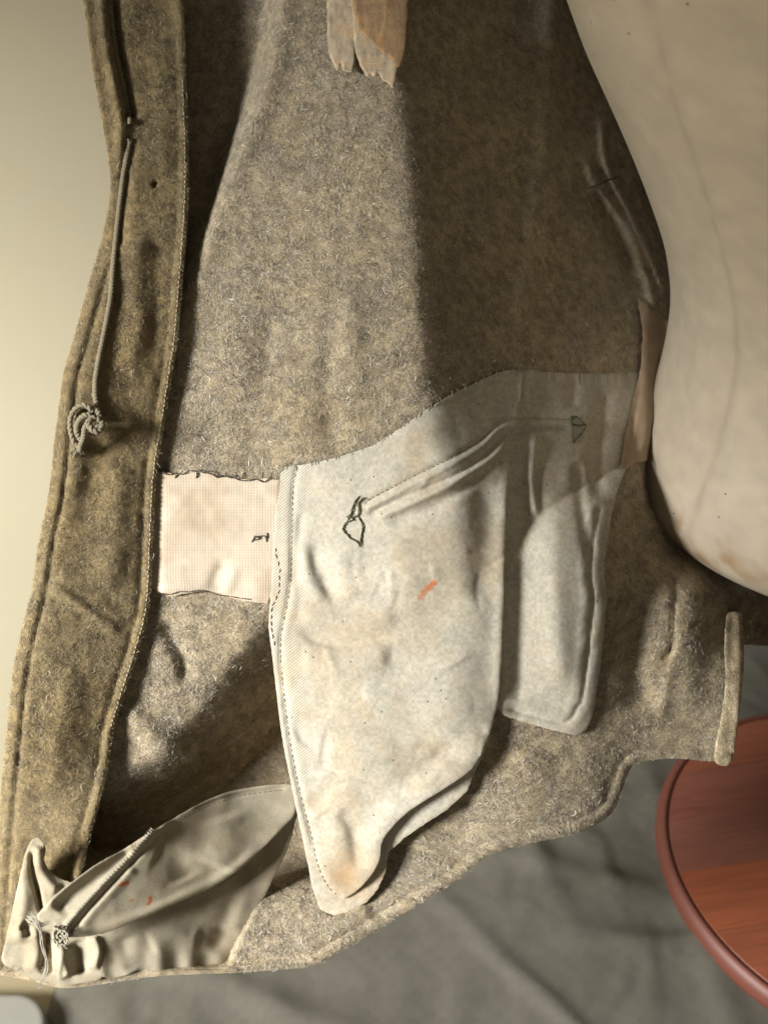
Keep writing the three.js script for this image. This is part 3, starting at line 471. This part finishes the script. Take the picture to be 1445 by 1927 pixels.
function backPlyW(x, y) {
  let w = pkBase(x, y) + pocketFolds(x, y) * (x > 940 || y < 1100 ? 1 : 0.35) - 2.2;
  const [rd] = rightHem(x, y); if (rd < 40 && y > 900) w += -1.2 * Math.exp(-((rd / 3) ** 2)) + 0.6 * Math.exp(-(((rd - 15) / 8) ** 2)) + 1.6 * (fbm(y / 26 + x / 40, 4 + rd / 40, 157, 2) - 0.5) * Math.exp(-(((rd - 4) / 16) ** 2));
  return w + 0.8 * crinkle(x, y) + 0.3 * (fbm(x / 22, y / 22, 151, 3) - 0.5);
}
const frontPoly = [...pocketOutline.slice(0, 12), [985, 698], [978, 760], [965, 850], [956, 950], [950, 1100], [944, 1250], [936, 1322], [930, 1346], [914, 1400], [888, 1446], [845, 1478], [800, 1506], [760, 1534], [727, 1570], [717, 1592], [714, 1618], [700, 1645], [676, 1672], [654, 1688], [640, 1690], [622, 1676], [604, 1648], [592, 1612], [584, 1590], [572, 1580], ...pocketOutline.slice(51)];
const frontEdge = lineDist([[936, 1322], [930, 1346], [914, 1400], [888, 1446], [845, 1478], [800, 1506], [760, 1534], [727, 1570], [717, 1592], [714, 1618], [700, 1645]]);
const frontSdf = polySdf(spline(frontPoly, 3, true), 0.7, 0.2, 19);
function frontPlyW(x, y) {
  const [fe] = frontEdge(x, y), [sl] = seamLeftD(x, y);
  let w = pkBase(x, y) + pocketFolds(x, y) + 0.4 + 4.5 * sstep(60, 6, fe) * sstep(1320, 1420, y);
  if (sl < 40) w += -1.1 * Math.exp(-((sl / 2.6) ** 2)) + 0.3 * Math.exp(-(((sl - 12) / 7) ** 2)) + 0.7 * (fbm(y / 14, x / 60, 158, 2) - 0.5) * Math.exp(-((sl / 20) ** 2));
  return w + crinkle(x, y) + fineCreases(x, y) + 0.35 * (fbm(x / 26, y / 26, 153, 3) - 0.5) + 0.8 * (fbm(x / 70, y / 70, 154, 2) - 0.5);
}
const pocketUV = g => { const u = g.attributes.uv; for (let i = 0; i < u.count; i++) { const x = 722.5 + u.getX(i) * 0.1 / PXM, y = 963.5 - u.getY(i) * 0.1 / PXM; u.setXY(i, (x - PB[0]) / PB[2], 1 - (y - PB[1]) / PB[2]); } return g; };
const pocketBack = mesh('pocket_back_ply', pocketUV(sheet({ sdf: pocketSdf, box: [496, 686, 1222, 1736], step: 4, w: backPlyW, thick: 0.8, edge: 2.5 })), M.pocket, coat, 'rear layer of the off-white cotton pocket bag with stitched hem');
const pocket = mesh('pocket_front_ply', pocketUV(sheet({ sdf: frontSdf, box: [496, 686, 1000, 1736], step: 4, w: frontPlyW, thick: 0.8, edge: 2.5 })), M.pocket, coat, 'worn off-white cotton front of the pocket bag with orange crayon mark');
mesh('pocket_seam', stitches(seamLeft, frontPlyW, { len: 9, gap: 1.5, r: 0.34, lift: 0.35 }), M.greenThread, pocket, 'dark green stitching down the pocket edge');
mesh('pocket_edge_stitching', stitches([[516, 1030], [524, 1060], [526, 1100], [520, 1128], [512, 1140], [510, 1160], [514, 1200], [518, 1228]], frontPlyW, { len: 11, gap: 2, r: 0.24, lift: 0.4, jit: 3 }), M.darkThread, pocket);
mesh('pocket_mouth_stitching', stitches([[690, 942], [760, 905], [850, 860], [905, 827], [935, 800]], frontPlyW, { len: 8, gap: 1.5, r: 0.25, lift: 0.2 }), new THREE.MeshStandardMaterial({ color: new THREE.Color(0.2, 0.17, 0.10), roughness: 0.9 }), pocket);
mesh('pocket_mouth_stitching', stitches([[945, 798], [965, 789], [1020, 788], [1076, 790]], backPlyW, { len: 8, gap: 1.5, r: 0.3, lift: 0.4 }), new THREE.MeshStandardMaterial({ color: new THREE.Color(0.2, 0.17, 0.10), roughness: 0.9 }), pocketBack);
function barTack(lines, wf) { const gs = []; for (const L of lines) for (let q = 0; q < 3; q++) { const S = spline(L, 4).map(p => [p[0] + rr(-1.2, 1.2), p[1] + rr(-1.2, 1.2)]); gs.push(thread(S.map((p, i) => P(p[0], p[1], wf(p[0], p[1]) + 0.7 + 0.6 * Math.sin(i * 1.3 + q * 2))), 0.0003, S.length * 3, 5)); } return mergeGeometries(gs); }
mesh('bar_tack', barTack([[[676, 932], [666, 948], [659, 968], [655, 978]], [[688, 936], [676, 944], [675, 962], [674, 972]], [[655, 978], [648, 988], [646, 996], [656, 1010], [672, 1020], [677, 1030]], [[674, 972], [682, 990], [679, 1010], [677, 1030]], [[652, 972], [662, 974], [674, 970]], [[656, 970], [664, 978], [655, 982]]], frontPlyW), M.greenThread, pocket, 'looped green bar tack at the pocket mouth beside the linen');
mesh('bar_tack', barTack([[[1075, 783], [1076, 805], [1078, 834]], [[1078, 834], [1090, 820], [1103, 803]], [[1074, 784], [1088, 787], [1103, 802]], [[1073, 786], [1082, 800], [1102, 800]], [[1076, 790], [1086, 782]]], backPlyW), M.greenThread, pocketBack, 'triangular dark bar tack at the far pocket end');
// stitches and fraying along the pocket top
{
  const gs = [], top = spline(pocketOutline.slice(0, 16), 8); seed = 515;
  for (let i = 0; i < top.length - 1; i++) { const [x, y] = top[i]; if (rnd() < 0.55) { const a = rr(-2.4, -0.7), l = rr(4, 9); gs.push(thread([P(x, y + 6, backPlyW(x, y + 6) + 2.4), P(x + 0.5 * l * Math.cos(a), y, backPlyW(x, y) + 2.8), P(x + l * Math.cos(a), y - 3 + 0.6 * l * Math.sin(a), backPlyW(x, y) + 1.0)], 0.00022, 5, 4)); } }
  mesh('frayed_edge', mergeGeometries(gs), new THREE.MeshStandardMaterial({ color: new THREE.Color(0.20, 0.17, 0.12), roughness: 0.9 }), pocketBack);
}

// turned-out welt pocket at the lower corner
const cornerTint = s => (x, y) => { const n = fbm(x / 60, y / 60, s, 4), t = sstep(0.45, 0.7, n) * 0.6, k = 0.72 + 0.2 * fbm(x / 14, y / 14, s + 3, 3); return [k * mix(0.62, 0.50, t), k * mix(0.58, 0.43, t), k * mix(0.51, 0.33, t)]; };
const orange = [[[228, 1665], [240, 1661]], [[247, 1695], [252, 1693]], [[284, 1688], [283, 1697], [279, 1702]]].map(l => lineDist(l));
const flapTint = (x, y) => { const c = cornerTint(201)(x, y); let m = 0; orange.forEach((f, i) => { const [d] = f(x, y); m = Math.max(m, sstep(i ? 4 : 5.5, 2, d) * (i === 1 ? 0.6 : 1)); }); return [mix(c[0], 0.52, m), mix(c[1], 0.13, m), mix(c[2], 0.04, m)]; };
const F1 = [[560, 1482], [520, 1476], [478, 1481], [430, 1490], [380, 1510], [330, 1538], [300, 1556], [270, 1574], [230, 1600], [190, 1621], [150, 1649], [112, 1678], [86, 1704], [70, 1724], [80, 1736], [98, 1734], [108, 1748], [118, 1762], [140, 1764], [190, 1758], [250, 1736], [300, 1714], [350, 1692], [392, 1674], [432, 1650], [470, 1620], [500, 1592], [535, 1554], [556, 1530]];
const weltA = [[122, 1746], [150, 1712], [186, 1672], [224, 1632], [262, 1594], [290, 1560]], weltB = [[132, 1756], [164, 1716], [200, 1676], [240, 1634], [272, 1600]], weltC = [[150, 1748], [182, 1708], [220, 1668], [256, 1630]];
const flapRel = sum([ridge(weltA, 2.4, 6, 6, 0.03), ridge(weltB, -2.0, 4, 4, 0.05), ridge(weltC, 1.2, 10, 12, 0.1), ridge([[104, 1716], [150, 1672], [200, 1632], [250, 1596]], -4, 16, 16, 0.1), ridge([[80, 1718], [112, 1682], [160, 1646], [230, 1602], [330, 1540]], 3, 10, 12, 0.1),
  ridge([[360, 1526], [430, 1500], [500, 1488], [545, 1482]], -1.0, 4, 4, 0.1), ridge([[290, 1600], [330, 1620], [352, 1660]], -2, 30, 24), ridge([[420, 1530], [430, 1580], [410, 1640]], 3, 40, 40), ridge([[180, 1750], [260, 1725], [350, 1685], [430, 1645], [500, 1588]], 2, 14, 10)]);
const flapW = (x, y) => baseW(x, 1700) * 0.5 + mix(46, 6, sstep(80, 570, x)) + flapRel(x, y) - 10 * sstep(1620, 1480, y) * sstep(250, 500, x) + 0.8 * (fbm(x / 30, y / 30, 211, 3) - 0.5);
const F2 = [[560, 1520], [556, 1545], [543, 1594], [520, 1642], [500, 1684], [470, 1736], [446, 1780], [426, 1817], [380, 1823], [340, 1826], [300, 1828], [262, 1826], [235, 1836], [193, 1838], [192, 1780], [180, 1740], [250, 1690], [350, 1640], [430, 1600], [500, 1550]];
const lowW = (x, y) => baseW(x, 1730) * 0.5 + mix(24, -6, sstep(150, 560, x)) + ridge([[420, 1640], [452, 1690], [430, 1760]], 3, 26, 22)(x, y) + ridge([[480, 1600], [440, 1690], [400, 1800]], -3, 16, 20)(x, y) + ridge([[280, 1780], [330, 1760], [380, 1770]], 2.5, 20, 20)(x, y) + ridge([[230, 1760], [240, 1800], [250, 1830]], -2, 14, 16)(x, y) + 1.2 * Math.sin(x * 0.11) * sstep(1760, 1815, y) + 0.7 * (fbm(x / 24, y / 24, 213, 3) - 0.5);
const F3 = [[54, 1592], [62, 1579], [74, 1577], [84, 1588], [87, 1602], [84, 1618], [94, 1638], [116, 1654], [140, 1664], [170, 1690], [190, 1757], [194, 1790], [194, 1838], [172, 1848], [150, 1851], [120, 1856], [92, 1848], [60, 1842], [24, 1824], [4, 1808], [10, 1776], [18, 1740], [28, 1694], [38, 1650], [46, 1615]];
const gussetRel = sum([ridge([[60, 1600], [62, 1640], [72, 1680], [80, 1720]], -5, 4, 5, 0.1), ridge([[72, 1590], [74, 1630], [90, 1660], [110, 1680]], 4.5, 9, 14, 0.1), ridge([[48, 1620], [44, 1700], [34, 1780]], 4, 14, 18, 0.1), ridge([[140, 1770], [150, 1800], [152, 1836]], -5, 12, 10, 0.15), ridge([[176, 1760], [186, 1790], [178, 1826]], 4, 14, 9, 0.1), ridge([[120, 1780], [118, 1810], [130, 1840]], 5, 12, 12, 0.1), ridge([[90, 1750], [92, 1800], [88, 1836]], -3.5, 10, 10, 0.1), ridge([[60, 1740], [70, 1790], [60, 1830]], 3, 14, 12), ridge([[40, 1740], [52, 1748], [56, 1765]], -4, 8, 8)]);
const gussetW = (x, y) => baseW(x, 1740) * 0.5 + 22 + 10 * sstep(1680, 1590, y) + gussetRel(x, y) + 0.8 * (fbm(x / 18, y / 18, 215, 3) - 0.5);
const lowSdf = polySdf(spline(F2, 3, true), 1, 0.2, 33), gusSdf = polySdf(spline(F3, 3, true), 1, 0.25, 35);

// torn patch at the top: three felted tabs
{
  const leather = (s, base, streak) => tex([256, 512], (x, y) => { const n = fbm(x / 14, y / 60, s, 4), m = fbm(x / 40, y / 40, s + 2, 4), k = 0.82 + 0.26 * n + 0.3 * (m - 0.5), t = sstep(0.55, 0.75, m) * streak; return [mix(base[0], 168, t) * k, mix(base[1], 122, t) * k, mix(base[2], 72, t) * k]; });
  const tab = (poly, off, mat, label, curl) => { const sdf = polySdf(poly, 1.6, 0.25, 23), w = (x, y) => bodyW(x, Math.min(y, 190)) * 0.3 + baseW(x, y) * 0.7 + off + curl * sstep(60, 150, y) + 1.6 * (fbm(x / 22, y / 70, 161, 3) - 0.5) + 0.5 * (fbm(x / 5, y / 20, 163, 2) - 0.5); const m = mesh('patch_tab', sheet({ sdf, box: [600, -60, 790, 180], step: 3, w, thick: 2.0, edge: 5, uv: 0.05 }), mat, coat, label); return m; };
  const m1 = new THREE.MeshStandardMaterial({ map: leather(171, [208, 188, 158], 0.25), bumpMap: woolBump, bumpScale: 0.0006, roughness: 0.9 }), m2 = new THREE.MeshStandardMaterial({ map: leather(175, [176, 144, 106], 0.5), bumpMap: woolBump, bumpScale: 0.0006, roughness: 0.85 });
  tab([[615, -60], [616, 60], [618, 95], [626, 118], [634, 134], [639, 132], [641, 118], [645, 133], [658, 137], [664, 135], [668, 110], [670, 60], [664, -60]], 5, m1, 'pale frayed tab of the torn patch', 4);
  tab([[655, -60], [664, 30], [666, 80], [670, 100], [678, 125], [690, 146], [698, 140], [704, 147], [712, 134], [718, 150], [732, 158], [736, 166], [743, 167], [745, 150], [750, 120], [752, -60]], 7, m1, 'cream torn tab with split ends', 5);
  tab([[657, -60], [664, 20], [676, 56], [698, 78], [716, 96], [738, 112], [748, 128], [756, 124], [765, 90], [769, 30], [768, -60]], 10, m2, 'brown worn upper ply of the torn patch', 2);
}

// second linen strip in the shadow by the mannequin
{
  const poly = [[1198, 560], [1232, 590], [1266, 610], [1262, 680], [1245, 760], [1228, 820], [1216, 868], [1196, 870], [1182, 880], [1166, 883], [1176, 820], [1190, 750], [1206, 690], [1208, 620]];
  const stripShadeTint = (x, y) => linenTint(x, y).map((v, i) => v * [0.62, 0.55, 0.48][i]);  // linen tint darkened for this strip: shade put into the colour
  mesh('linen_strip', sheet({ sdf: polySdf(poly, 2, 0.2, 29), box: [1156, 550, 1276, 892], step: 4, w: (x, y) => bodyW(x, y) * 0.6 + (baseW(x, y) - ridgeK(y) * (x - ridgeX(y))) * 0.4 + 6 + 2 * Math.sin(x * 0.12), thick: 1, edge: 4, uv: 0.06, tint: stripShadeTint }), M.linen, coat, 'narrow linen strip sewn in beside the mannequin');
  mesh('loose_thread', thread([P(1094, 356, bodyW(1094, 356) + 1), P(1118, 351, bodyW(1118, 351) + 6), P(1140, 340, bodyW(1140, 340) + 10), P(1164, 333, bodyW(1164, 333) + 6)], 0.0006, 14, 6), M.darkThread, coat, 'short black thread across the folds beside the mannequin');
}
// bound edge of the back vent
{
  const poly = [[1366, 1160], [1376, 1152], [1388, 1152], [1397, 1162], [1399, 1250], [1393, 1320], [1384, 1390], [1374, 1438], [1346, 1436], [1344, 1408], [1354, 1360], [1364, 1290], [1362, 1220]];
  const [vx] = [0], w = (x, y) => bodyW(x, y) + 5.5 + 1.2 * Math.sin(y * 0.05) + 2.5 * sstep(1370, 1392, x);
  mesh('vent_binding', sheet({ sdf: polySdf(spline(poly, 3, true), 0.8, 0.2, 31), box: [1336, 1144, 1406, 1444], step: 4, w, thick: 2.5, edge: 7, uv: 0.1, tint: tintWool([1.25, 1.22, 1.15], [1.3, 1.25, 1.15], 181) }), M.wool, coat, 'folded wool edge of the back panel above the board');
}

const bodyGeo = sheet({ sdf: bodySdf, box: [-60, -60, 1524, 1880], step: 6, w: bodyW, thick: 2.6, edge: 9, uv: 0.075, lay: 'arc', tint: tintWool([1.0, 0.96, 0.92], [1.06, 1.0, 0.9], 111) });
const body = mesh('body', bodyGeo, M.wool, coat, 'felted grey brown wool inside of the coat front');
mesh('welt_lower_ply', sheet({ sdf: polySdf(spline(F2, 3, true), 1, 0.2, 33), box: [176, 1505, 575, 1846], step: 4, w: lowW, thick: 1.0, edge: 4, uv: 0.06, tint: cornerTint(221) }), M.twill, coat, 'pale lower layer of the corner pocket');
const gusset = mesh('welt_gusset', sheet({ sdf: polySdf(spline(F3, 3, true), 1, 0.25, 35), box: [-4, 1568, 204, 1864], step: 3, w: gussetW, thick: 1.0, edge: 4, uv: 0.06, tint: cornerTint(225) }), M.twill, coat, 'crumpled twill fold at the coat corner');
const welt = mesh('welt_flap', sheet({ sdf: polySdf(spline(F1, 3, true), 0.8, 0.25, 37), box: [60, 1466, 575, 1774], step: 3, w: flapW, thick: 1.2, edge: 5, uv: 0.06, tint: flapTint }), M.twill, coat, 'rolled twill pocket welt with small orange marks');
mesh('welt_stitching', stitches([[345, 1538], [400, 1514], [460, 1496], [540, 1486]], flapW, { len: 8, gap: 2, r: 0.25, lift: 0.2 }), M.greenThread, welt);
// overcast stitches over the welt
{
  const gs = []; seed = 616; for (let k = 0; k < 74; k++) { const t = k / 73, L = spline(weltA, 8), i = Math.min(L.length - 2, Math.floor(t * (L.length - 1))), [x, y] = L[i], dx = L[i + 1][0] - x, dy = L[i + 1][1] - y, l = Math.hypot(dx, dy), nxx = dy / l, nyy = -dx / l; gs.push(thread([-7, -3.5, 0, 3.5, 7].map(q => { const X = x - nxx * q + dx * rr(0, 0.4), Y = y - nyy * q + dy * 0.2; return P(X, Y, flapW(X, Y) + 0.45 - 0.012 * q * q); }), 0.00024, 8, 5)); }
  mesh('buttonhole_stitching', mergeGeometries(gs), new THREE.MeshStandardMaterial({ color: new THREE.Color(0.30, 0.275, 0.22), roughness: 0.9 }), welt, 'pale close stitching along the welt');
}
// thread knot and dangling threads
{
  const gs = []; seed = 717; for (let k = 0; k < 26; k++) { const q = []; let x = 114 + rr(-9, 9), y = 1762 + rr(-16, 16), z = flapW(114, 1752) + rr(0, 5); for (let i = 0; i < 6; i++) { q.push(P(x, y, z)); x += rr(-9, 9); y += rr(-9, 9); z += rr(-2, 2); x = clamp(x, 102, 128); y = clamp(y, 1744, 1784); z = clamp(z, flapW(114, 1752) - 1, flapW(114, 1752) + 6); } gs.push(thread(q, 0.0005, 24, 5)); }
  mesh('thread_knot', mergeGeometries(gs), M.paleThread, welt, 'matted thread knot at the welt end');
  const ts = []; for (let k = 0; k < 7; k++) { const j = () => rr(-4, 4); ts.push(thread([[58, 1716, 8], [66, 1732, 12], [76, 1752, 11], [80, 1780, 10], [88, 1806, 9], [88, 1826, 7], [80, 1842, 6], [72 + k, 1856 + k, 8]].map(([x, y, z], i) => { const X = x + j() * (i < 2 ? 1.6 : 0.7), Y = y + j() * 0.6; return P(X, Y, gussetW(72, 1790) + z); }), 0.00036, 40, 5)); }
  for (let k = 0; k < 8; k++) { const x = 64 + rr(-10, 14), y = 1728 + rr(-8, 8); ts.push(thread([P(x - 10, y + rr(-8, 4), gussetW(70, 1740) + 9), P(x, y, gussetW(70, 1740) + 13), P(x + 14, y + rr(-12, 8), gussetW(70, 1740) + 13), P(x + 34, y - 4 + rr(-6, 6), gussetW(70, 1740) + 11)], 0.00045, 20, 5)); }
  mesh('dangling_threads', mergeGeometries(ts), M.paleThread, gusset, 'pale loose threads hanging at the coat corner');
}

// cord with its knot
{
  const cw = (x, y, o) => P(x, y, facingW(x, y) + o);
  mesh('cord', cordGeo(spline(cordTop, 3).map(p => cw(p[0], p[1], 2.0)), 0.0017, 18, 160), M.cord, coat, 'twisted cord lying in the slit of the facing');
  const cord = mesh('cord', cordGeo(spline(cordLow, 3).map((p, i) => cw(p[0], p[1], 1.6)), 0.0017, 40, 300), M.cord, coat, 'twisted cord ending in a knot');
  const b = facingW(165, 800) , K = q => q.map(([x, y, z]) => P(x, y, b + z)), gs = [];
  gs.push(cordGeo(K([[176, 792, 4], [172, 772, 7], [158, 762, 7], [142, 770, 6], [133, 788, 5], [134, 812, 4], [141, 834, 4], [150, 842, 3]]), 0.0016, 7, 90));
  gs.push(cordGeo(K([[174, 782, 9], [160, 782, 10], [148, 794, 9], [145, 812, 8], [152, 826, 6]]), 0.0018, 5, 60));
  gs.push(cordGeo(K([[190, 788, 6], [193, 802, 9], [184, 812, 11], [172, 806, 12], [168, 794, 11], [178, 786, 9], [190, 792, 8]]), 0.0020, 5, 70));
  gs.push(cordGeo(K([[166, 796, 12], [160, 806, 11], [158, 822, 8], [152, 838, 5], [150, 850, 3]]), 0.0017, 5, 60));
  gs.push(cordGeo(K([[188, 800, 3], [176, 816, 4], [164, 812, 5], [154, 800, 5]]), 0.0019, 4, 50));
  mesh('knot', mergeGeometries(gs), new THREE.MeshStandardMaterial({ color: new THREE.Color(0.25, 0.21, 0.14), roughness: 0.95, bumpMap: woolBump, bumpScale: 0.0003 }), cord, 'knotted cord end');
  const fs = []; seed = 818; for (let k = 0; k < 26; k++) { const x = rr(140, 156), y = rr(838, 848), a = rr(0.9, 2.2), l = rr(6, 15); fs.push(thread([P(x, y, b + 3), P(x + l * 0.5 * Math.cos(a), y + l * 0.5 * Math.sin(a), b + 3.5 + rr(-1, 1)), P(x + l * Math.cos(a + rr(-0.5, 0.5)), y + l * Math.sin(a), b + 2.5)], 0.00035, 8, 4)); }
  mesh('frayed_tail', mergeGeometries(fs), M.cord, cord);
}

// ------------------------------------------------------------------ loose wool fibres standing out of the felt
function fibres(parent, name, count, box, sdf, wf, skip, cols, lenMm, s, label) {
  seed = s; const q = []; for (let i = 0; i <= 4; i++) { const t = i / 4; q.push(new THREE.Vector3(t - 0.5, 0.28 * Math.sin(t * Math.PI), 0.12 * Math.sin(t * 4))); }
  const geo = new THREE.TubeGeometry(new THREE.CatmullRomCurve3(q), 5, 0.034, 3, false);
  const im = new THREE.InstancedMesh(geo, M.hair, count), m = new THREE.Matrix4(), c = new THREE.Color(), e1 = new THREE.Vector3(), e2 = new THREE.Vector3(), n = new THREE.Vector3(); let k = 0, guard = 0;
  while (k < count && guard++ < count * 12) {
    const x = rr(box[0], box[2]), y = rr(box[1], box[3]); if (!(sdf(x, y) > -0.4) || skip(x, y) || rnd() > 0.25 + 1.5 * (fbm(x / 40, y / 40, s, 3) - 0.2)) continue;
    const w0 = wf(x, y), p = P(x, y, w0), px = P(x + 4, y, wf(x + 4, y)).sub(p), py = P(x, y - 4, wf(x, y - 4)).sub(p); n.crossVectors(px, py).normalize(); px.normalize(); py.crossVectors(n, px);
    const a = rnd() * 6.283, l = (rr(lenMm[0], lenMm[1]) + (rnd() > 0.97 ? 2 : 0)) * 0.001; e1.copy(px).multiplyScalar(Math.cos(a)).addScaledVector(py, Math.sin(a)).addScaledVector(n, rr(-0.1, 0.35)).normalize(); e2.crossVectors(n, e1).normalize(); const nn = new THREE.Vector3().crossVectors(e1, e2).normalize(), up = rr(0.2, 1.0), sd = rr(-1.5, 1.5);
    m.makeBasis(e1.clone().multiplyScalar(l), nn.clone().multiplyScalar(l * up).addScaledVector(e2, l * sd * 0.4), e2.clone().multiplyScalar(l)); m.setPosition(p.addScaledVector(n, 0.0002)); im.setMatrixAt(k, m);
    const r = rnd(), cc = cols[Math.min(cols.length - 1, Math.floor(r * r * cols.length))], v = rr(0.8, 1.2); im.setColorAt(k, c.setRGB(cc[0] * v, cc[1] * v, cc[2] * v)); k++;
  }
  im.count = k; put(im, name, parent); im.userData = { kind: 'stuff', label }; return im;
}
const cover = (x, y) => facingSdf(x, y) > 2 || pocketSdf(x, y) > 0 || linenSdf(x, y) > -2 || (y > 1590 && x < 560 && y < 1840 && x < 560 - (y - 1540) * 0.45);
fibres(body, 'wool_fibres', 150000, [150, -20, 1445, 1850], bodySdf, bodyW, cover, [[0.29, 0.26, 0.20], [0.50, 0.465, 0.39], [0.11, 0.085, 0.055], [0.74, 0.71, 0.63]], [0.9, 2.4], 3001, 'short wool hairs on the coat inside');
fibres(facing, 'wool_fibres', 30000, [-10, -20, 360, 1830], facingSdf, facingW, () => false, [[0.20, 0.165, 0.095], [0.30, 0.25, 0.15], [0.11, 0.085, 0.045], [0.42, 0.37, 0.25]], [0.9, 2.3], 3002, 'short wool hairs on the facing');

renderer.render(scene, camera);
